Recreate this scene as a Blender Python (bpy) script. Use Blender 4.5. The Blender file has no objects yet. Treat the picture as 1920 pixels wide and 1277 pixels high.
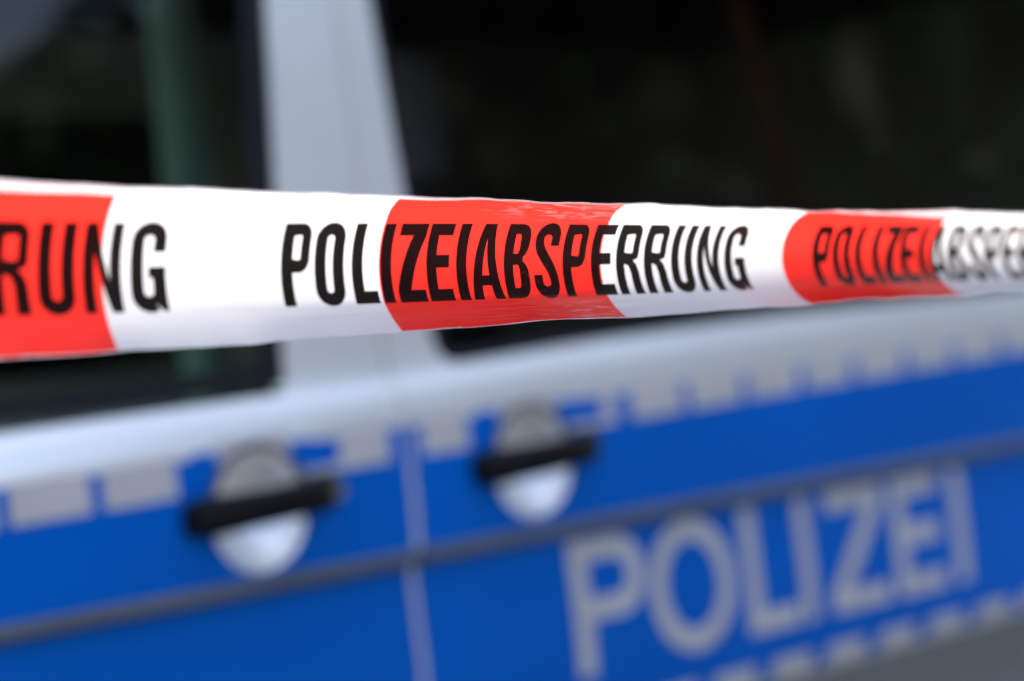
import bpy, bmesh, math, random
from math import sin, cos, pi, radians, atan2
from mathutils import Vector, Matrix
from mathutils.geometry import tessellate_polygon

sc = bpy.context.scene
COL = sc.collection
random.seed(4)

# ------------------------------------------------------------------ camera
HC = 1.17                       # eye height
cd = bpy.data.cameras.new('camera')
cam = bpy.data.objects.new('camera', cd); COL.objects.link(cam)
cd.lens = 85; cd.sensor_width = 36; cd.clip_start = .05; cd.clip_end = 500
cam.matrix_world = Matrix.Translation((0, 0, HC)) @ Matrix.Rotation(pi/2, 4, 'X') @ Matrix.Rotation(radians(-5.9), 4, 'Z')
cd.dof.use_dof = True
cd.dof.focus_distance = 1.30
cd.dof.aperture_fstop = 3.5
sc.camera = cam

# ------------------------------------------------------------------ world, sun, exposure
SUN_EL = radians(60); SUN_AZ = radians(-50)      # azimuth from +Y towards +X: behind the van, to the left
w = bpy.data.worlds.new('World'); sc.world = w; w.use_nodes = True
nt = w.node_tree
sky = nt.nodes.new('ShaderNodeTexSky'); sky.sky_type = 'NISHITA'; sky.sun_disc = False
sky.sun_elevation = SUN_EL; sky.sun_rotation = SUN_AZ
sky.air_density = 1.0; sky.dust_density = 5; sky.ozone_density = .6
bg = nt.nodes['Background']; bg.inputs['Strength'].default_value = .15
nt.links.new(sky.outputs[0], bg.inputs[0])
sl = bpy.data.lights.new('sun', 'SUN'); sl.energy = 1.3; sl.angle = radians(.5); sl.color = (1, .94, .86)
sun = bpy.data.objects.new('sun', sl); COL.objects.link(sun)
sdir = Vector((sin(SUN_AZ)*cos(SUN_EL), cos(SUN_AZ)*cos(SUN_EL), sin(SUN_EL)))
sun.rotation_euler = sdir.to_track_quat('Z', 'Y').to_euler()
sc.view_settings.view_transform = 'Standard'; sc.view_settings.look = 'None'
sc.view_settings.exposure = 2.1; sc.view_settings.gamma = 1
sc.cycles.use_denoising = True
sc.cycles.max_bounces = 10; sc.cycles.transparent_max_bounces = 16

# ------------------------------------------------------------------ materials
def new_mat(name):
    m = bpy.data.materials.new(name); m.use_nodes = True
    return m, m.node_tree, m.node_tree.nodes['Principled BSDF']
def noise_bump(t, p, scale, strength, dist=.001, coord='Object', stretch=(1, 1, 1), detail=4):
    tc = t.nodes.new('ShaderNodeTexCoord'); mp = t.nodes.new('ShaderNodeMapping')
    mp.inputs['Scale'].default_value = stretch
    n = t.nodes.new('ShaderNodeTexNoise'); n.inputs['Scale'].default_value = scale; n.inputs['Detail'].default_value = detail
    b = t.nodes.new('ShaderNodeBump'); b.inputs['Strength'].default_value = strength; b.inputs['Distance'].default_value = dist
    t.links.new(tc.outputs[coord], mp.inputs[0]); t.links.new(mp.outputs[0], n.inputs[0])
    t.links.new(n.outputs[0], b.inputs['Height']); t.links.new(b.outputs[0], p.inputs['Normal'])
    return n
def mat(name, col, rough=.5, metal=0., spec=.5, coat=0., var=.06, vscale=8, bump=0, bscale=60):
    m, t, p = new_mat(name)
    p.inputs['Roughness'].default_value = rough; p.inputs['Metallic'].default_value = metal
    p.inputs['Specular IOR Level'].default_value = spec; p.inputs['Coat Weight'].default_value = coat
    p.inputs['Coat Roughness'].default_value = .08
    tc = t.nodes.new('ShaderNodeTexCoord'); n = t.nodes.new('ShaderNodeTexNoise')
    n.inputs['Scale'].default_value = vscale; n.inputs['Detail'].default_value = 5
    r = t.nodes.new('ShaderNodeValToRGB')
    r.color_ramp.elements[0].position = .3; r.color_ramp.elements[1].position = .7
    r.color_ramp.elements[0].color = [c*(1-var) for c in col] + [1]
    r.color_ramp.elements[1].color = [min(1, c*(1+var)) for c in col] + [1]
    t.links.new(tc.outputs['Object'], n.inputs[0]); t.links.new(n.outputs[0], r.inputs[0])
    t.links.new(r.outputs[0], p.inputs['Base Color'])
    if bump: noise_bump(t, p, bscale, bump)
    return m

SILVER = mat('silver_paint', (.90, .855, .79), .30, .50, .5, .5, .03)
BLUE = mat('blue_foil', (.0001, .101, .43), .34, 0, .05, .0, .10, 2.2)
FOIL = mat('reflective_foil', (.49, .45, .42), .5, .1, .3, 0, .07, 14)
CUPM = mat('cup_paint', (.86, .835, .80), .27, .6, .5, .5, .03)
LOWER_GREY = mat('lower_panel', (.23, .225, .215), .5, 0, .3, 0, .05)
BLACK = mat('black_plastic', (.003, .003, .0035), .5, 0, .13, 0, .2, 30, .3, 400)
DARK_RIM = mat('dark_rim', (.05, .055, .06), .5, 0, .3)
RUBBER = mat('black_rubber', (.006, .006, .008), .6, 0, .2, 0, .2)
MOULD = mat('grey_moulding', (.095, .10, .115), .5, 0, .4, 0, .15)
CHROME = mat('lock_metal', (.13, .12, .085), .4, .6)
CABIN = mat('cabin_trim', (.02, .021, .022), .8, 0, .2)
SEAT = mat('seat_fabric', (.02, .021, .024), .9, 0, .2)
HEAD = mat('headrest_fabric', (.7, .7, .74), .9, 0, .2)
POST = mat('streak_post_green', (.24, .34, .29), .7, 0, .2)
BELT = mat('belt_webbing', (.40, .18, .09), .8, 0, .2)
TYRE = mat('tyre_rubber', (.02, .02, .02), .8, 0, .2)
RIM = mat('rim_metal', (.4, .41, .42), .4, .7)

def glass_mat(name, tint):
    m, t, p = new_mat(name)
    out = t.nodes['Material Output']
    tr = t.nodes.new('ShaderNodeBsdfTransparent'); tr.inputs[0].default_value = (*tint, 1)
    gl = t.nodes.new('ShaderNodeBsdfGlossy'); gl.inputs['Roughness'].default_value = .01
    fr = t.nodes.new('ShaderNodeFresnel'); fr.inputs[0].default_value = 1.5
    mx = t.nodes.new('ShaderNodeMixShader')
    t.links.new(fr.outputs[0], mx.inputs[0]); t.links.new(tr.outputs[0], mx.inputs[1])
    t.links.new(gl.outputs[0], mx.inputs[2]); t.links.new(mx.outputs[0], out.inputs[0])
    t.nodes.remove(p)
    return m
GLASS = glass_mat('door_glass', (.55, .66, .60))
DARKGLASS = glass_mat('privacy_glass', (.26, .26, .26))

TAPE_L = .1807
def tape_material(name, back=False, ink=False):
    m, t, p = new_mat(name)
    N, L = t.nodes, t.links
    out = N['Material Output']
    uv = N.new('ShaderNodeUVMap'); uv.uv_map = 'UVMap'
    sx = N.new('ShaderNodeSeparateXYZ'); L.new(uv.outputs[0], sx.inputs[0])
    def math_(op, a, b=None):
        n = N.new('ShaderNodeMath'); n.operation = op
        for i, v in enumerate((a, b)):
            if v is None: continue
            if hasattr(v, 'links') or hasattr(v, 'is_linked'): L.new(v, n.inputs[i])
            else: n.inputs[i].default_value = v
        return n.outputs[0]
    # long fine creases running along the tape
    mp = N.new('ShaderNodeMapping'); L.new(uv.outputs[0], mp.inputs[0])
    mp.inputs['Scale'].default_value = (9, 26, 1)
    nz = N.new('ShaderNodeTexNoise'); nz.inputs['Scale'].default_value = 1.; nz.inputs['Detail'].default_value = 3
    nz.inputs['Distortion'].default_value = 1.2
    L.new(mp.outputs[0], nz.inputs[0])
    mp2 = N.new('ShaderNodeMapping'); L.new(uv.outputs[0], mp2.inputs[0]); mp2.inputs['Scale'].default_value = (55, 14, 1)
    mp2.inputs['Rotation'].default_value = (0, 0, .12)
    vz = N.new('ShaderNodeTexNoise'); vz.inputs['Scale'].default_value = 1.; vz.inputs['Detail'].default_value = 5
    vz.inputs['Distortion'].default_value = 2.
    L.new(mp2.outputs[0], vz.inputs[0])
    hsum = math_('ADD', nz.outputs[0], math_('MULTIPLY', vz.outputs[0], .22))
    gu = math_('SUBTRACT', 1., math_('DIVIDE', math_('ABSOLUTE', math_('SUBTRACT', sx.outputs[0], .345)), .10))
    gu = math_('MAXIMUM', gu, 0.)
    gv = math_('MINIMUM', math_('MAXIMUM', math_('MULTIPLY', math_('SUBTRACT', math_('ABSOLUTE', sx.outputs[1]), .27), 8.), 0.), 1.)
    bp = N.new('ShaderNodeBump'); L.new(math_('ADD', .13, math_('MULTIPLY', math_('MULTIPLY', gu, gv), .85)), bp.inputs['Strength']); bp.inputs['Distance'].default_value = .0016
    L.new(hsum, bp.inputs['Height'])
    L.new(bp.outputs[0], p.inputs['Normal'])
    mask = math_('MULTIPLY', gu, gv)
    if ink:
        sp = N.new('ShaderNodeTexNoise'); sp.inputs['Scale'].default_value = 1; sp.inputs['Detail'].default_value = 4
        mp3 = N.new('ShaderNodeMapping'); L.new(uv.outputs[0], mp3.inputs[0]); mp3.inputs['Scale'].default_value = (900, 45, 1); L.new(mp3.outputs[0], sp.inputs[0])
        chip = math_('GREATER_THAN', sp.outputs[0], .66)
        near = math_('GREATER_THAN', math_('MULTIPLY', math_('LESS_THAN', math_('ABSOLUTE', math_('SUBTRACT', sx.outputs[0], .302)), .013), math_('LESS_THAN', math_('ABSOLUTE', math_('ADD', sx.outputs[1], .16)), .13)), .5)
        worn = math_('MULTIPLY', chip, near)
        p.inputs['Base Color'].default_value = (.006, .005, .004, 1)
        p.inputs['Roughness'].default_value = .3; p.inputs['Specular IOR Level'].default_value = .12
        tr = N.new('ShaderNodeBsdfTransparent'); tr.inputs[0].default_value = (1, .8, .6, 1); mx = N.new('ShaderNodeMixShader'); mx.inputs[0].default_value = .990
        L.new(tr.outputs[0], mx.inputs[1]); L.new(p.outputs[0], mx.inputs[2]); L.new(mx.outputs[0], out.inputs[0])
        L.new(math_('SUBTRACT', .990, math_('MULTIPLY', worn, .5)), mx.inputs[0])
        return m
    s = math_('DIVIDE', sx.outputs[0], TAPE_L)
    par = math_('MODULO', math_('ADD', s, 20.), 2.)
    red = math_('GREATER_THAN', par, 1.)
    wob = N.new('ShaderNodeTexNoise'); wob.inputs['Scale'].default_value = 60; wob.inputs['Detail'].default_value = 2
    L.new(uv.outputs[0], wob.inputs[0])
    edge = math_('ADD', math_('MULTIPLY', wob.outputs[0], .03), -.5065)
    red = math_('MULTIPLY', red, math_('GREATER_THAN', sx.outputs[1], edge))
    mu = N.new('ShaderNodeUVMap'); mu.uv_map = 'Margin'
    ms = N.new('ShaderNodeSeparateXYZ'); L.new(mu.outputs[0], ms.inputs[0])
    inm = math_('GREATER_THAN', ms.outputs[0], 0.)
    pink = math_('MULTIPLY', red, math_('LESS_THAN', ms.outputs[1], .72))
    red = math_('MULTIPLY', red, math_('SUBTRACT', 1., inm))
    red = math_('ADD', red, math_('MULTIPLY', math_('MULTIPLY', pink, inm), .22))
    # pale streaks painted into the creased red, standing for sky reflections
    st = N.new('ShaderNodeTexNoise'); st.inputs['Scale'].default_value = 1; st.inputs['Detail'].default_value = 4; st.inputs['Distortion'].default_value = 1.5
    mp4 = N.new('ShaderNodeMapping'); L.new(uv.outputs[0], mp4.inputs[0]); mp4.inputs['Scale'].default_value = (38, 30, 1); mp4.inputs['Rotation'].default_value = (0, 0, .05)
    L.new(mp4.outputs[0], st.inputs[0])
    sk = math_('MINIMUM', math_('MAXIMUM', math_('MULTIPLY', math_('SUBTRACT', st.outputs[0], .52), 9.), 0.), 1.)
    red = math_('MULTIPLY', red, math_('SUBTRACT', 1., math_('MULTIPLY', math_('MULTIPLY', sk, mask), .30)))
    mc = N.new('ShaderNodeMix'); mc.data_type = 'RGBA'
    L.new(red, mc.inputs[0])
    white = (.625, .61, .613, 1); redc = (.74, .0255, .0165, 1)
    if back: redc = (.60, .48, .47, 1)
    mc.inputs[6].default_value = white; mc.inputs[7].default_value = redc
    L.new(mc.outputs[2], p.inputs['Base Color'])
    p.inputs['Roughness'].default_value = .28; p.inputs['Specular IOR Level'].default_value = .4
    tl = N.new('ShaderNodeBsdfTranslucent'); L.new(mc.outputs[2], tl.inputs[0]); L.new(bp.outputs[0], tl.inputs['Normal'])
    mx = N.new('ShaderNodeMixShader'); mx.inputs[0].default_value = .48
    L.new(p.outputs[0], mx.inputs[1]); L.new(tl.outputs[0], mx.inputs[2]); L.new(mx.outputs[0], out.inputs[0])
    return m
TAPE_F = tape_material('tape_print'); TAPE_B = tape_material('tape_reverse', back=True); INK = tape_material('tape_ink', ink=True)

# ------------------------------------------------------------------ object helpers
def link(name, me, mats=None, parent=None, smooth=True):
    o = bpy.data.objects.new(name, me); COL.objects.link(o)
    if mats:
        for m in (mats if isinstance(mats, (list, tuple)) else [mats]): me.materials.append(m)
    if parent is not None: o.parent = parent
    if smooth:
        for f in me.polygons: f.use_smooth = True
    return o
def from_bm(name, bm, m, parent=None, smooth=True):
    me = bpy.data.meshes.new(name); bm.normal_update(); bm.to_mesh(me); bm.free()
    return link(name, me, m, parent, smooth)
def tag(o, label, cat, group=None, kind=None):
    if kind: o['kind'] = kind
    if label: o['label'] = label
    if cat: o['category'] = cat
    if group: o['group'] = group

def flat_bm(loops, xs=(), ys=()):
    """triangulate an outline with holes and cut it along the given lines"""
    vs = [Vector((x, y, 0)) for l in loops for x, y in l]
    tris = tessellate_polygon([[Vector((x, y, 0)) for x, y in l] for l in loops])
    bm = bmesh.new(); bv = [bm.verts.new(v) for v in vs]
    for t in tris:
        try: bm.faces.new([bv[i] for i in t])
        except ValueError: pass
    bmesh.ops.recalc_face_normals(bm, faces=bm.faces)
    for f in bm.faces:
        if f.normal.z < 0: f.normal_flip()
    for c, no in [(x, (1, 0, 0)) for x in xs] + [(y, (0, 1, 0)) for y in ys]:
        co = Vector((c, 0, 0)) if no[0] else Vector((0, c, 0))
        bmesh.ops.bisect_plane(bm, geom=bm.verts[:]+bm.edges[:]+bm.faces[:], plane_co=co, plane_no=Vector(no), dist=1e-7)
    return bm
def frange(a, b, step):
    n = max(1, int(round((b-a)/step))); return [a+(b-a)*i/n for i in range(n+1)]

# ------------------------------------------------------------------ glyphs (cap height 1)
def arc(cx, cy, rx, ry, a0, a1, n=10):
    return [(cx+rx*cos(radians(a0+(a1-a0)*i/n)), cy+ry*sin(radians(a0+(a1-a0)*i/n))) for i in range(n+1)]
def stroke(pts, t):
    L, R = [], []
    for i, (x, y) in enumerate(pts):
        x0, y0 = pts[max(0, i-1)]; x1, y1 = pts[min(len(pts)-1, i+1)]
        dx, dy = x1-x0, y1-y0; l = math.hypot(dx, dy) or 1
        L.append((x-dy/l*t/2, y+dx/l*t/2)); R.append((x+dy/l*t/2, y-dx/l*t/2))
    return [L + R[::-1]]
def glyph(c, w, t, h, ry=.24):
    rx = min(w/2, ry*1.0) if ry < .4 else w/2
    if c == 'I': return [[(0, 0), (w, 0), (w, 1), (0, 1)]]
    if c == 'L': return [[(0, 0), (w, 0), (w, h), (t, h), (t, 1), (0, 1)]]
    if c == 'E':
        m0, m1 = .5-h/2+.01, .5+h/2+.01
        return [[(0, 0), (w, 0), (w, h), (t, h), (t, m0), (w*.93, m0), (w*.93, m1), (t, m1), (t, 1-h), (w*.98, 1-h), (w*.98, 1), (0, 1)]]
    if c == 'Z': return [[(0, 0), (w, 0), (w, h), (t*1.3, h), (w, 1-h), (w, 1), (.01, 1), (.01, 1-h), (w-t*1.3, 1-h), (0, h)]]
    if c == 'N':
        t = t*.88
        return [[(0, 0), (t, 0), (t, .66), (w-t, 0), (w, 0), (w, 1), (w-t, 1), (w-t, .36), (t, 1), (0, 1)]]
    if c == 'U':
        r = w/2
        o = [(0, 1)] + arc(r, ry-.012, r, ry, 180, 360) + [(w, 1), (w-t, 1)] + arc(r, ry-.012, r-t, ry-h, 360, 180) + [(t, 1)]
        return [o]
    if c == 'O':
        r = w/2
        o = arc(r, 1.012-ry, r, ry, 0, 180, 14) + arc(r, ry-.012, r, ry, 180, 360, 14)
        i = arc(r, 1.012-ry, r-t, ry-h, 0, 180, 14) + arc(r, ry-.012, r-t, ry-h, 180, 360, 14)
        if ry >= .5: o.pop(14); i.pop(14); o.pop(); i.pop()
        return [o, i]
    if c in 'PR':
        yb = .40 if c == 'P' else .43
        b = min((1-yb)/2, max(ry*.85, .16)) if ry < .4 else (1-yb)/2*.98
        bx = min(w-t*1.05, b*1.0); bi, bxi = max(b-h, .03), max(bx-t, .03)
        bowl = arc(w-bx, yb+b, bx, b, -90, 0) + arc(w-bx, 1-b, bx, b, 0, 90)
        hole = [(t, yb+h)] + arc(w-bx, yb+b, bxi, bi, -90, 0) + arc(w-bx, 1-b, bxi, bi, 0, 90) + [(t, 1-h)]
        if c == 'P': return [[(0, 0), (t, 0), (t, yb)] + bowl + [(0, 1)], hole]
        leg = [(0, 0), (t, 0), (t, yb), (w*.40, yb), (w*.55, yb-.03), (w-t*1.02, yb-.14), (w-t, 0), (w+.01, 0), (w-.01, .32), (w-.06, .43), (w*.74, yb+.05)]
        bowl = [p for p in bowl if p[1] > yb+.065]
        return [leg + bowl + [(0, 1)], hole]
    if c == 'B':
        m = .52; b0, b1 = m/2, (1-m)/2; bx = w*.46
        hh = h*.9
        o = [(0, 0)] + arc(w-bx, b0*.85, bx, b0*.85, -90, 0, 8) + arc(w-bx, m-b0*.85, bx, b0*.85, 0, 62, 6) + arc(w-bx-.012, m+b1*.85, bx, b1*.85, -58, 0, 6) + arc(w-bx-.012, 1-b1*.85, bx, b1*.85, 0, 90, 8) + [(0, 1)]
        h0 = [(t, hh)] + arc(w-bx, hh+.1, bx-t, .1, -90, 0, 5) + arc(w-bx, m-hh/2-.1, bx-t, .1, 0, 90, 5) + [(t, m-hh/2)]
        h1 = [(t, m+hh/2)] + arc(w-bx-.012, m+hh/2+.09, bx-t, .09, -90, 0, 5) + arc(w-bx-.012, 1-hh-.09, bx-t, .09, 0, 90, 5) + [(t, 1-hh)]
        return [o, h0, h1]
    if c == 'A':
        a = t*.62; yt = .80
        xi = lambda y: t + (w/2-t)*y/yt
        return [[(0, 0), (t, 0), (xi(.19), .19), (w-xi(.19), .19), (w-t, 0), (w, 0), (w/2+a, 1), (w/2-a, 1)],
                [(xi(.32), .32), (w-xi(.32), .32), (w/2, yt)]]
    if c == 'S':
        r = w/2-t/2; ryc = ry-h/2
        p0, p3 = (t/2, 1.012-ry-.01), (w-t/2, ry-.01)
        q1, q2 = (t/2, .56), (w-t/2, .48)
        bez = [tuple((1-u)**3*p0[k]+3*(1-u)**2*u*q1[k]+3*(1-u)*u*u*q2[k]+u**3*p3[k] for k in (0, 1)) for u in [i/12 for i in range(1, 12)]]
        pts = [(w-t/2, .69)] + arc(w/2, 1.012-ry, r, ryc, 0, 180, 12) + bez + arc(w/2, ry-.012, r, ryc, 0, -180, 12) + [(t/2, .31)]
        return stroke(pts, (t+h)/2)
    if c == 'G':
        r = w/2; s = w-t
        o = [(w-.005, .66)] + arc(r, 1.012-ry, r-.003, ry, 0, 180, 12) + arc(r, ry-.012, r, ry, 180, 300, 8) + \
            [(s+.01, .09), (w-.07, 0), (w, 0), (w, .50), (r*1.02, .50), (r*1.02, .375), (s, .375)] + \
            arc(r, ry+.01, r-t, ry-h, 0, -180, 10) + arc(r, 1.012-ry, r-t, ry-h, 180, 0, 12) + [(s-.003, .66)]
        return [o]

# ------------------------------------------------------------------ barrier tape
KN = [-1, 0, 1, 2, 3, 4, 5]
T_Z = [.0584, .052, .0462, .0405, .0346, .0292, .0237]
T_K = [.6, 1.18, 1.93, 2.3112, 2.68, 2.85, 3.0]
T_T = [.1715, .1713, .1561, .1589, .1052, .0688, .0306]
T_M = [.075, .060, .034, .006, .04, .13, .14]     # unprinted margin along the top, share of the width
def cr(s, v):
    s = min(max(s, -1.), 4.99999); i = int(math.floor(s))+1; t = s-KN[i]
    g = lambda j: v[min(max(j, 0), 6)]
    a, b, c, d = g(i-1), g(i), g(i+1), g(i+2)
    return .5*(2*b+(c-a)*t+(2*a-5*b+4*c-d)*t*t+(3*b-a-3*c+d)*t**3)
TH = .8594; TD = Vector((cos(TH), sin(TH), 0)); TN = Vector((sin(TH), -cos(TH), 0)); UP = Vector((0, 0, 1))
TO = Vector((-.1814, 1.095, HC)); TW = .08
def tz(s):
    if s < -1: return T_Z[0] - (s+1)*.0064
    if s > 5: return T_Z[-1] - (s-5)*.0055
    return cr(s, T_Z)
def wob(u, f, ph): return sin(u*f+ph)*.5 + sin(u*f*1.73+ph*2.1)*.3 + sin(u*f*3.1+ph*.7)*.2
def sst(x): x = min(1, max(0, x)); return x*x*(3-2*x)
def phi(t, k, b, v):
    return t + k*(1-b)*v + k*b*.5*(sst((v-.33)/.07) - sst((-v-.225)/.035))
def tape_pt(u, v):
    """point and front normal; u metres along, v -.5 ... .5 across"""
    s = u/TAPE_L
    k = cr(s, T_K); t = cr(s, T_T)
    k += .10*wob(u, 23, 1.)*min(1, abs(v)*2)
    base = TO + TD*u; base.z += tz(s)
    # cross-section: arc of total bend k, integrated in closed form
    ph = t + k*v
    b = .24*max(0., 1-((s-1.35)/1.35)**2)       # share of the bend that sits in two soft folds
    up = fw = 0.; nst = max(1, int(abs(v)*48))
    for i in range(nst):
        a = phi(t, k, b, v*(i+.5)/nst); up += cos(a); fw += sin(a)
    up *= TW*v/nst; fw *= TW*v/nst; ph = phi(t, k, b, v)
    # small flutes towards the edges
    e = max(0, abs(v)-.28)/.22
    fl = .0006*e*wob(u, 55 if v > 0 else 41, 2.+(v > 0)) + (.0009*e*e*wob(u, 67, .4)*(.55+.45*sin(u*9+1)) if v < 0 else .0003*e*wob(u, 130, .4))
    n = TN*cos(ph) - UP*sin(ph)
    return base + UP*up + TN*fw + n*fl, n
tape_root = bpy.data.objects.new('barrier_tape', None); COL.objects.link(tape_root)
tape_root.location = (0, 0, 0)
tag(tape_root, 'red and white striped plastic barrier tape lettered POLIZEIABSPERRUNG, stretched in front of the van', 'barrier tape')
def build_tape():
    us = frange(-.55, 1.5, .0035); nv = 44
    verts, uvs, faces, mi = [], [], [], []
    nf = 7
    row = nv+1+nf
    for u in us:
        for j in range(nv+1):
            v = -.5+j/nv
            p, n = tape_pt(u, v); verts.append(p); uvs.append((u, v))
        s = u/TAPE_L; ph = cr(s, T_T)+cr(s, T_K)*.5
        p, n = tape_pt(u, .5)
        fl = .0005
        r = .00035; dirv = UP*cos(ph)+TN*sin(ph)
        for k in range(1, nf+1):
            if k <= 5:
                a = k/5*radians(168); q = p + n*(r*(1-cos(a))) + dirv*(r*sin(a))
            else:
                a = radians(168); q0 = p + n*(r*(1-cos(a))) + dirv*(r*sin(a)); q = q0 + (dirv*cos(a)+n*sin(a))*fl*(k-5)/2
            verts.append(q); uvs.append((u, .5+.002*k))
    for i in range(len(us)-1):
        for j in range(row-1):
            a = i*row+j
            faces.append((a, a+row, a+row+1, a+1)); mi.append(0 if j < nv+2 else 1)
    me = bpy.data.meshes.new('tape_strip'); me.from_pydata(verts, [], faces)
    ul = me.uv_layers.new(name='UVMap')
    ml = me.uv_layers.new(name='Margin')
    for l in me.loops:
        u, v = uvs[l.vertex_index]; ul.data[l.index].uv = (u, v)
        m = cr(u/TAPE_L, T_M)*(1+.10*wob(u, 37, .3)); ml.data[l.index].uv = (v-(.5-m), (v-(.5-m))/m)
    for p, m in zip(me.polygons, mi): p.material_index = m
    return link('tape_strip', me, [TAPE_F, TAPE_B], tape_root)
build_tape()
WORD = 'POLIZEIABSPERRUNG'
LX = [112, 135, 161.2, 181.9, 193.6, 216.5, 239.6, 250.5, 278, 302.5, 327.7, 352.7, 375.5, 401.4, 427.5, 452.8, 480.6]
LWD = [18.5, 19.5, 16.5, 7.3, 20, 18, 7.3, 24, 20, 20.5, 19.5, 18.5, 20.5, 20.5, 20, 21.5, 20.5]
for rep in (-1, 0, 1):
    off = rep*.4638
    for c, x0, wd in zip(WORD, LX, LWD):
        x0 = (x0-.4)/1000+off; wd = (wd+.8)/1000
        if x0+wd < -.2 or x0 > 1.2: continue
        H = .0420
        loops = [[(x0+x*H, (-.262+y*.525)) for x, y in l] for l in glyph(c, wd/H, 7.7/42, .16, .21)]
        bm = flat_bm(loops, frange(x0, x0+wd, .003)[1:-1], frange(-.27, .27, .02))
        ul = bm.loops.layers.uv.new('UVMap')
        for f in bm.faces:
            for l in f.loops: l[ul].uv = (l.vert.co.x, l.vert.co.y)
        for v in bm.verts:
            p, n = tape_pt(v.co.x, v.co.y); v.co = p + n*.00022
        from_bm('letter', bm, INK, tape_root)

# ------------------------------------------------------------------ van
VT = radians(45.7704)
VO = Vector((-.2978, 2.65, 0)); VD = Vector((cos(VT), sin(VT), 0)); VN = Vector((sin(VT), -cos(VT), 0))
van = bpy.data.objects.new('police_van', None); COL.objects.link(van)
van.matrix_world = Matrix((( VD.x, -VN.x, 0, VO.x), (VD.y, -VN.y, 0, VO.y), (0, 0, 1, 0), (0, 0, 0, 1)))
# local axes: x along the side, y INTO the van, z up
tag(van, 'silver police van with a blue POLIZEI band and black door handles, blurred behind the tape', 'van')
PROF = [(2.0, -.25), (1.95, -.13), (1.9, -.085), (1.8, -.062), (1.6, -.046), (1.3, -.030), (1.18, -.0235), (1.16, -.0215), (1.15, -.0165), (1.14, -.010),
        (1.13, -.0045), (1.118, -.0012), (1.10, .0005), (1.06, .002), (1.0, .002), (.96, .001), (.938, 0), (.934, -.004), (.924, -.014),
        (.90, -.015), (.80, -.012), (.72, -.014), (.69, -.016), (.672, -.020), (.655, -.030), (.55, -.085), (.45, -.105), (.35, -.12)]
def belt(a):
    K = [(-2, 1.09), (-.9, 1.114), (-.317, 1.129), (.05, 1.140), (.315, 1.148), (.6, 1.159), (1., 1.167), (3, 1.170)]
    for (a0, z0), (a1, z1) in zip(K, K[1:]):
        if a <= a1: return z0+(z1-z0)*(max(a, a0)-a0)/(a1-a0)
    return 1.170
def yout(a, z):
    sh = (belt(a)-1.157)*min(1, max(0, (z-1.03)/.06))
    z = z-sh
    for (z1, y1), (z0, y0) in zip(PROF, PROF[1:]):
        if z >= z0:
            y = y0+(y1-y0)*(min(z, z1)-z0)/(z1-z0)
            if z > 1.10: y *= 1-.6*min(1, max(0, (a-.7)/.7))*min(1, (z-1.10)/.01)*max(0, min(1, (1.5-z)/.3))   # the shoulder flattens out towards the rear
            return y
    return PROF[-1][1]
ZC = sorted(set([p[0] for p in PROF] + frange(1.1, 1.17, .004) + frange(.92, .94, .004) + frange(.4, 1.9, .1)))
def on_side(name, loops, m, parent, off=0., thick=0., smooth=True, dx=.12, fine=False):
    xs = [p[0] for p in loops[0]]; ys = [p[1] for p in loops[0]]
    yc = [z for z in ZC if min(ys)+1e-5 < z < max(ys)-1e-5]
    bm = flat_bm(loops, [x for x in frange(min(xs), max(xs), dx)[1:-1]], yc)
    for v in bm.verts:
        a, z = v.co.x, v.co.y
        v.co = Vector((a, -(yout(a, z)+off), z))
    bmesh.ops.remove_doubles(bm, verts=bm.verts, dist=1e-6)
    for f in bm.faces: f.normal_update()
    if bm.faces and sum(f.normal.y*f.calc_area() for f in bm.faces) > 0:
        bmesh.ops.reverse_faces(bm, faces=bm.faces)
    if thick:
        r = bmesh.ops.extrude_face_region(bm, geom=bm.faces[:])
        # the copy becomes the back
        for v in [e for e in r['geom'] if isinstance(e, bmesh.types.BMVert)]: v.co.y += 0
        newf = [e for e in r['geom'] if isinstance(e, bmesh.types.BMFace)]
        vs = {v for f in newf for v in f.verts}
        for v in bm.verts:
            if v not in vs: v.co.y += thick
        bmesh.ops.recalc_face_normals(bm, faces=bm.faces)
    o = from_bm(name, bm, m, parent, smooth)
    if smooth:
        o.data.set_sharp_from_angle(angle=radians(35))
    return o
def rounded(pts, radii, n=6):
    out = []
    for i, p in enumerate(pts):
        r = radii[i] if isinstance(radii, (list, tuple)) else radii
        a, b, c = Vector(pts[i-1]), Vector(p), Vector(pts[(i+1) % len(pts)])
        if r < 1e-5: out.append(p); continue
        p0 = b+(a-b).normalized()*r; p1 = b+(c-b).normalized()*r
        for k in range(n+1):
            t = k/n; q = p0*(1-t)**2 + b*2*t*(1-t) + p1*t*t; out.append((q.x, q.y))
    return out
def circle(cx, cz, r, n=40): return [(cx+r*cos(2*pi*i/n), cz+r*sin(2*pi*i/n)) for i in range(n)]

SEAM = .235
FD_L = -1.02
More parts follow.
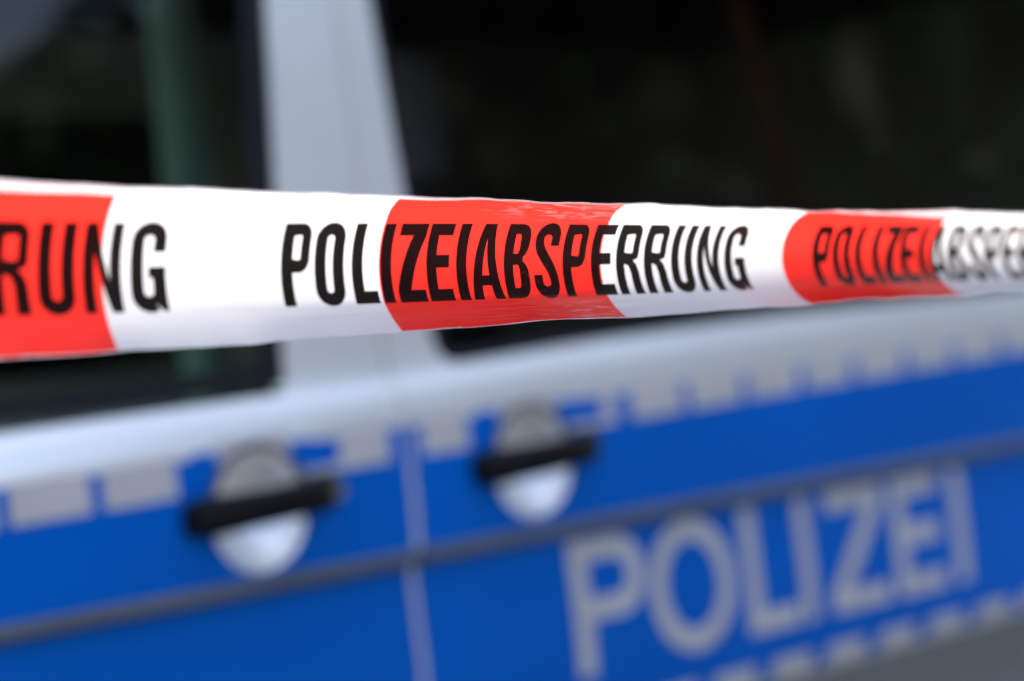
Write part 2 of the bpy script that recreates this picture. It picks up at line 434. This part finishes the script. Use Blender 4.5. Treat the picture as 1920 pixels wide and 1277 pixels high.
# window outlines
winA = rounded([(.079, belt(.08)-.004), (.121, 1.50), (.146, 1.74), (-.55, 1.76), (-.93, belt(-.93)+.02), (-.9, belt(-.9)), (-.317, belt(-.317))], [.010, 0, .05, .05, .03, 0, 0])
winB = rounded([(.322, 1.148), (.60, belt(.6)), (1.0, belt(1.)), (1.6, belt(1.6)), (1.88, belt(1.88)), (1.88, 1.74), (.284, 1.74), (.302, 1.36), (.309, 1.22)], [.036, 0, 0, 0, .05, .05, .05, 0, 0])
def inset(pts, d):
    cx = sum(p[0] for p in pts)/len(pts); out = []
    n = len(pts); area = sum(pts[i-1][0]*pts[i][1]-pts[i][0]*pts[i-1][1] for i in range(n)); sg = 1 if area > 0 else -1
    for i in range(n):
        a, b = Vector(pts[i-1]), Vector(pts[(i+1) % n]); t = (b-a).normalized()
        nrm = Vector((-t.y, t.x))*sg
        dd = d(pts[i]) if callable(d) else d
        q = Vector(pts[i])+nrm*dd; out.append((q.x, q.y))
    return out
CUPS = [(.002, 1.0155), (.4385, 1.0215)]
CR = .0665
ZB = .42
def arch(cx, n=14, r=.40): return [(cx-r*cos(pi*i/n), max(ZB, .33+r*sin(pi*i/n))) for i in range(n+1)]
front_door = on_side('front_door', [[(FD_L, ZB), (SEAM-.0016, ZB), (SEAM-.0016, 1.90), (-.60, 1.90), (FD_L, 1.20)], winA, circle(*CUPS[0], CR)], SILVER, van, 0, .022)
side_door = on_side('sliding_door', [[(SEAM+.0016, ZB), (2.0, ZB), (2.0, 1.90), (SEAM+.0016, 1.90)], winB, circle(*CUPS[1], CR)], SILVER, van, 0, .022)
on_side('rear_panel', [[(2.003, ZB)] + arch(2.45)[1:-1] + [(3.2, ZB), (3.2, 1.90), (2.003, 1.90)]], SILVER, van, 0, .022)
on_side('front_panel', [[(-2.1, ZB)] + arch(-1.55)[1:-1] + [(FD_L-.005, ZB), (FD_L-.005, 1.16), (-2.1, 1.02)]], SILVER, van, 0, .022)
on_side('door_frame', [[(-1.0, .5), (3.15, .5), (3.15, 1.88), (-.5, 1.88), (-1.0, 1.2)], inset(winA, -.012), inset(winB, -.012), circle(*CUPS[0], .09), circle(*CUPS[1], .09)], SILVER, van, -.026, 0)

# far side, roof, floor and ends
def box(bm, x0, x1, y0, y1, z0, z1):
    r = bmesh.ops.create_cube(bm, size=1)
    for v in r['verts']:
        v.co = Vector((x0+(v.co.x+.5)*(x1-x0), y0+(v.co.y+.5)*(y1-y0), z0+(v.co.z+.5)*(z1-z0)))
    return r['verts']
def planar(name, loops, y, thick, m, parent):
    bm = flat_bm(loops)
    for v in bm.verts: v.co = Vector((v.co.x, y, v.co.y))
    r = bmesh.ops.extrude_face_region(bm, geom=bm.faces[:])
    for e in r['geom']:
        if isinstance(e, bmesh.types.BMVert): e.co.y += thick
    bmesh.ops.recalc_face_normals(bm, faces=bm.faces)
    return from_bm(name, bm, m, parent, False)
farA = [(.05, 1.17), (.05, 1.72), (-.5, 1.72), (-.85, 1.17)]
farB = [(.35, 1.19), (1.45, 1.19), (1.45, 1.70), (.35, 1.70)]
far = planar('far_side', [[(-2.1, .42), (3.2, .42), (3.2, 1.93), (-.7, 1.93), (-1.1, 1.2), (-2.1, 1.05)], farA, farB], 1.83, .03, SILVER, van)
planar('window_glass', [farA], 1.835, .004, GLASS, far); planar('window_glass', [farB], 1.835, .004, DARKGLASS, far)
bm = bmesh.new()
sec = [(.085, 1.895), (.13, 1.95), (.25, 1.985), (.6, 2.01), (1.3, 2.01), (1.65, 1.985), (1.77, 1.94), (1.83, 1.90)]
ra = [bm.verts.new((-.65, y, z)) for y, z in sec]; rb = [bm.verts.new((3.2, y, z)) for y, z in sec]
rc = [bm.verts.new((-.60, y, z-.03)) for y, z in sec]; rd = [bm.verts.new((3.18, y, z-.03)) for y, z in sec]
for i in range(len(sec)-1):
    bm.faces.new((ra[i], rb[i], rb[i+1], ra[i+1])); bm.faces.new((rc[i], rc[i+1], rd[i+1], rd[i]))
from_bm('roof', bm, SILVER, van)
bm = bmesh.new(); box(bm, -2.05, 3.15, .12, 1.80, .38, .44); from_bm('floor_pan', bm, CABIN, van, False)
planar('headlining', [[(-.55, 1.86), (3.15, 1.86), (3.15, 1.88), (-.55, 1.88)]], .12, 1.68, CABIN, van)
bm = bmesh.new(); box(bm, 3.17, 3.2, .1, 1.83, .42, 1.93); from_bm('tailgate', bm, SILVER, van, False)
bm = bmesh.new()
q = [bm.verts.new(c) for c in ((-1.1, .1, 1.16), (-1.1, 1.83, 1.16), (-2.1, 1.83, 1.02), (-2.1, .1, 1.02), (-2.1, .1, .42), (-2.1, 1.83, .42))]
bm.faces.new((q[0], q[1], q[2], q[3])); bm.faces.new((q[3], q[2], q[5], q[4])); from_bm('bonnet', bm, SILVER, van, False)
bm = bmesh.new()
q = [bm.verts.new(c) for c in ((-1.1, .1, 1.16), (-1.1, 1.83, 1.16), (-.65, 1.83, 1.90), (-.65, .1, 1.90))]
bm.faces.new(q); from_bm('windscreen', bm, GLASS, van, False)

# inner door cards (dark), seen through the windows only
on_side('door_card', [[(-.98, .5), (.2, .5), (.2, 1.12), (-.98, 1.10)]], CABIN, front_door, -.09)
on_side('door_card', [[(.28, .5), (1.7, .5), (1.7, 1.14), (.28, 1.14)]], CABIN, side_door, -.09)

# glass and seals
sealA = inset(winA, lambda p: .034 if p[1] < 1.17 else (.036 if p[0] > .05 else .02))
on_side('window_seal', [winA, sealA], RUBBER, front_door, -.005)
on_side('window_glass', [inset(winA, -.004)], GLASS, front_door, -.010)
sealB = inset(winB, .018)
on_side('window_seal', [winB, sealB], RUBBER, side_door, -.003)
on_side('window_glass', [inset(winB, -.004)], DARKGLASS, side_door, -.007)

# foils
F1 = .0008
def ft(a): return 1.0768+.0155*(a+.21)
def fb(a): return 1.042+.0190*a
FOIL_LO = .9405
def strip_loop(a0, a1, lo, hi):
    n = max(1, int((a1-a0)/.15)); A = [a0+(a1-a0)*i/n for i in range(n+1)]
    return [(a, lo(a)) for a in A] + [(a, hi(a)) for a in reversed(A)]
LO = lambda a: FOIL_LO
def foil_top(a, c):   # lifted a little over the handle recess
    return max(ft(a), c[1]+CR+.002) if abs(a-c[0]) < .085 else ft(a)
GAPE = .0045
def foil_loop(a0, a1, c):
    A = sorted(set([a0, a1] + [c[0]+d for d in (-.086, -.084, -.03, 0, .03, .084, .086)] + frange(a0, a1, .12)))
    return [(a, FOIL_LO) for a in A] + [(a, foil_top(a, c)) for a in reversed(A)]
on_side('blue_foil', [foil_loop(-.98, SEAM-GAPE, CUPS[0]), circle(*CUPS[0], CR+.0012)], BLUE, front_door, F1)
on_side('blue_foil', [foil_loop(SEAM+GAPE, 1.99, CUPS[1]), circle(*CUPS[1], CR+.0012)], BLUE, side_door, F1)
BL, BH = .674, .9235
on_side('blue_foil', [[(-.98, BL), (SEAM-GAPE, BL), (SEAM-GAPE, BH), (-.98, BH)]], BLUE, front_door, F1)
on_side('blue_foil', [[(SEAM+GAPE, BL), (1.99, BL), (1.99, BH), (SEAM+GAPE, BH)]], BLUE, side_door, F1)
on_side('blue_foil', [[(2.02, BL+.08), (3.15, BL+.08), (3.15, BH), (2.02, BH)]], BLUE, van, F1)
tiles = [(-.89, -.795), (-.778, -.683), (-.666, -.568), (-.552, -.452), (-.436, -.334), (-.318, -.219), (-.202, -.107), (.126, .2035), (.257, .3325), (.574, .600), (.629, .7305), (.7475, .8555),
         (.8725, .980), (.998, 1.103), (1.121, 1.232), (1.2495, 1.360), (1.377, 1.489), (1.506, 1.614), (1.631, 1.739), (1.756, 1.864), (1.881, 1.98)]
for a0, a1 in tiles:
    on_side('reflective_tile', [strip_loop(a0, a1, fb, lambda a: ft(a)+.003)], FOIL, front_door if a1 < SEAM else side_door, F1*2)
for a0, a1, c in ((.048, .126, front_door), (.487, .574, side_door)):
    on_side('reflective_tile', [strip_loop(a0, a1, lambda a: fb(a)+.000, lambda a: fb(a)+.008)], FOIL, c, F1*2)
for c, pr in zip(CUPS, (front_door, side_door)):
    ring = lambda rr, aa: [(c[0]+rr*cos(radians(x)), c[1]+rr*sin(radians(x))) for x in aa]
    on_side('cup_rim_arc', [ring(CR+.0055, range(20, 196, 8)) + ring(CR-.0005, range(188, 19, -8))], DARK_RIM, pr, F1*2.3+.0035)  # dark arc along the upper rim of the cup only
    on_side('reflective_tile', [ring(CR+.0055, range(44, 137, 6)) + [(c[0]-.053, 1.094), (c[0]+.052, 1.096)]], FOIL, pr, F1*2.0)
for i in range(-13, 10):
    cx = .9283+i*.125
    if abs(cx-SEAM) < .05: continue
    on_side('reflective_tile', [[(cx-.043, BL-.001), (cx+.043, BL-.001), (cx+.043, BL+.025), (cx-.043, BL+.025)]], FOIL, front_door if cx < SEAM else side_door, F1*2)

# mouldings along the side
def moulding(a0, a1, parent):
    bm = bmesh.new(); sect = [(-.0095, -.012), (-.0095, .001), (-.006, .0045), (.004, .0055), (.0085, .003), (.0095, -.004), (.0095, -.012)]
    rows = []
    for a in (a0, a1):
        rows.append([bm.verts.new((a, -(y), .9315+z)) for z, y in sect])
    for i in range(len(sect)-1): bm.faces.new((rows[0][i], rows[1][i], rows[1][i+1], rows[0][i+1]))
    bm.faces.new(rows[0]); bm.faces.new(rows[1][::-1])
    bmesh.ops.recalc_face_normals(bm, faces=bm.faces)
    from_bm('side_moulding', bm, MOULD, parent, False)
moulding(FD_L+.01, SEAM-.004, front_door); moulding(SEAM+.004, 1.995, side_door); moulding(2.01, 3.15, van)

# POLIZEI on the sliding door
for c, a0, a1 in (('P', .489, .629), ('O', .639, .812), ('L', .838, .950), ('I', .962, .9905), ('Z', 1.030, 1.170), ('E', 1.192, 1.316), ('I', 1.348, 1.3805)):
    a0, a1 = [.500+(a-.489)*.978 for a in (a0, a1)]
    H = .170; z0 = .7415
    wd = a1-a0
    loops = [[(a0+x*H, z0+y*H) for x, y in l] for l in glyph(c, wd/H, .0305/H, .0275/H, .5 if c == 'O' else .42)]
    on_side('letter', loops, FOIL, side_door, F1*2.2, dx=.05)

for a0, a1, pr in ((FD_L+.004, SEAM-.004, front_door), (SEAM+.004, 1.996, side_door)):
    on_side('lower_panel', [[(a0, ZB), (a1, ZB), (a1, .669), (a0, .669)]], LOWER_GREY, pr, .0015)  # darker grey panel below the blue band
# door handles: round dished cup, black bar, lock
def handle(c, parent, lock):
    cx, cz = c
    bm = bmesh.new(); n = 48
    prof = [(CR+.0045, .0012), (CR+.002, .003), (CR-.001, .0015), (CR-.003, -.004)] + [(CR*.95*q, -.006-.041*(1-q*q)) for q in [1-i/12 for i in range(0, 12)]]
    rings = []
    for r, y in prof:
        if r < .0035: continue
        rings.append([bm.verts.new((cx+r*cos(2*pi*i/n), -(y), cz+r*sin(2*pi*i/n))) for i in range(n)])
    for a, b in zip(rings, rings[1:]):
        for i in range(n): bm.faces.new((a[i], a[(i+1) % n], b[(i+1) % n], b[i]))
    bm.faces.new(rings[-1])
    bmesh.ops.recalc_face_normals(bm, faces=bm.faces)
    for f in bm.faces: f.normal_update()
    o = from_bm('handle_cup', bm, CUPM, parent)
    # bar: lofted rounded section
    bm = bmesh.new()
    st = [(-.106, .004, .011, .010), (-.102, .012, .016, .012), (-.088, .020, .0185, .014), (-.062, .029, .0175, .0125), (-.02, .036, .0165, .0110), (.02, .0365, .0165, .0110),
          (.055, .032, .0175, .012), (.072, .026, .0185, .014), (.088, .018, .0175, .012), (.0925, .009, .0125, .010)]
    rings = []; m = 20
    for a, y, hz, hy in st:
        rings.append([bm.verts.new((cx-.001+a, -(y*1.3+hy*1.25*math.copysign(abs(cos(t))**.7, cos(t))), cz+.0055+a*.055+hz*1.2*math.copysign(abs(sin(t))**.7, sin(t)))) for t in [2*pi*i/m for i in range(m)]])
    for a, b in zip(rings, rings[1:]):
        for i in range(m): bm.faces.new((a[i], a[(i+1) % m], b[(i+1) % m], b[i]))
    bm.faces.new(rings[0]); bm.faces.new(rings[-1])
    bmesh.ops.recalc_face_normals(bm, faces=bm.faces)
    from_bm('door_handle', bm, BLACK, parent)
    if lock:
        bm = bmesh.new(); rings = []
        lx, lz = cx+.074, cz+.010
        for r, y in ((.0125, .030), (.0125, .0455), (.0115, .0465), (.0085, .0465), (.0080, .0445), (.0015, .0445)):
            rings.append([bm.verts.new((lx+r*cos(2*pi*i/24), -(y+.006), lz+r*sin(2*pi*i/24))) for i in range(24)])
        for a, b in zip(rings, rings[1:]):
            for i in range(24): bm.faces.new((a[i], a[(i+1) % 24], b[(i+1) % 24], b[i]))
        bm.faces.new(rings[-1]); bmesh.ops.recalc_face_normals(bm, faces=bm.faces)
        from_bm('lock_cylinder', bm, CHROME, parent)
handle(CUPS[0], front_door, True); handle(CUPS[1], side_door, False)

# seats and cabin fittings, plus an added post, behind the glass
def rbox(name, dims, m, parent, r=.03):
    bm = bmesh.new(); box(bm, *dims)
    bmesh.ops.bevel(bm, geom=bm.edges[:], offset=r, segments=3, profile=.6, affect='EDGES')
    return from_bm(name, bm, m, parent)
for x, y, hz in ((-.75, .30, 0), (-.75, 1.1, 0), (.70, .55, .16), (1.3, 1.25, .15)):
    s = rbox('seat', (x-.28, x+.22, y, y+.46, .50, .68), SEAT, van)
    rbox('seat_back', (x+.16, x+.30, y, y+.46, .66, 1.20), SEAT, s)
    rbox('headrest', (x+.19, x+.29, y+.09, y+.37, 1.27+hz, 1.42+hz*1.35), HEAD, s)
rbox('streak_post', (.412, .462, .58, .64, .45, 1.86), POST, van, .008)  # post added to give the green streak in the door glass
bm = bmesh.new(); vs = box(bm, 1.47, 1.52, .30, .304, 1.0, 1.86)
for v in vs:
    if v.co.z > 1.5: v.co.x -= .22
from_bm('seat_belt', bm, BELT, van, False)

# wheels
def wheel(a, y):
    prof = [(.19, -.09), (.30, -.105), (.325, -.09), (.335, -.05), (.335, .05), (.325, .09), (.30, .105), (.19, .09)]
    bm = bmesh.new(); n = 40; rings = []
    for r, d in prof: rings.append([bm.verts.new((a+r*cos(2*pi*i/n), y+d, .335+r*sin(2*pi*i/n))) for i in range(n)])
    for p, q in zip(rings, rings[1:]):
        for i in range(n): bm.faces.new((p[i], p[(i+1) % n], q[(i+1) % n], q[i]))
    t = from_bm('wheel', bm, TYRE, van)
    bm = bmesh.new(); rings = []; sg = -1 if y < 1 else 1
    for r, d in ((.19, .085), (.185, .06), (.15, .05), (.07, .075), (.03, .08)): rings.append([bm.verts.new((a+r*cos(2*pi*i/n), y+sg*d, .335+r*sin(2*pi*i/n))) for i in range(n)])
    for p, q in zip(rings, rings[1:]):
        for i in range(n): bm.faces.new((p[i], p[(i+1) % n], q[(i+1) % n], q[i]))
    bm.faces.new(rings[-1]); from_bm('rim', bm, RIM, t)
for a in (-1.55, 2.45):
    for y in (.22, 1.66): wheel(a, y)

# ------------------------------------------------------------------ ground and the trees mirrored in the glass
m, t, p = new_mat('asphalt'); p.inputs['Roughness'].default_value = .85
nz = noise_bump(t, p, 180, .5, .004, 'Object')
rmp = t.nodes.new('ShaderNodeValToRGB'); rmp.color_ramp.elements[0].color = (.035, .036, .038, 1); rmp.color_ramp.elements[1].color = (.085, .085, .088, 1)
t.links.new(nz.outputs[0], rmp.inputs[0]); t.links.new(rmp.outputs[0], p.inputs['Base Color'])
bm = bmesh.new(); bmesh.ops.create_grid(bm, x_segments=4, y_segments=4, size=150)
g = from_bm('road', bm, m, None, False); tag(g, None, None, kind='structure')

LEAF = mat('tree_leaves', (.010, .019, .006), .6, 0, .3, 0, .6, .7)
def woodland():
    verts, faces = [], []
    def leaf(c, s):
        n = Vector((random.gauss(0, 1), random.gauss(0, 1), random.gauss(0, 1))).normalized()
        a = n.orthogonal().normalized()*s; b = n.cross(a)*.6
        i = len(verts); verts.extend([c+a, c+b, c-a, c-b]); faces.append((i, i+1, i+2, i+3))
    def clump(x, y, h, r, n):
        n = int(n*max(1, h/6)*1.25)
        for _ in range(n):
            d = Vector((random.gauss(0, 1), random.gauss(0, 1), random.gauss(0, 1))).normalized()*random.random()**.4
            leaf(Vector((x+d.x*r, y+d.y*r, max(.1, h/2+d.z*h/2))), random.uniform(.14, .34))
    y = -3.4
    while y < 13:
        clump(21+random.uniform(-1, 1), y, (5.2 if y < -.5 else 7 if y < 1.5 else 12 if y < 4 else 21)*random.uniform(.85, 1.15), 1.6, 1900); clump(24, y+.7, (5.0 if y < -.5 else 8 if y < 1.5 else 13 if y < 4 else 24)*random.uniform(.85, 1.15), 2., 900); y += 1.5
    for y in (-7.5, -6.0, -4.8): clump(21, y, random.uniform(3.0, 3.8), 1.2, 900)
    x = -9
    while x < 12:
        clump(x, 15+random.uniform(-1, 1)+max(0, x)*.5, random.uniform(4, 6), 1.5, 1100); x += 1.5
    me = bpy.data.meshes.new('woodland'); me.from_pydata(verts, [], faces)
    o = link('woodland', me, LEAF, None, False)
    tag(o, None, None, kind='stuff')
woodland()
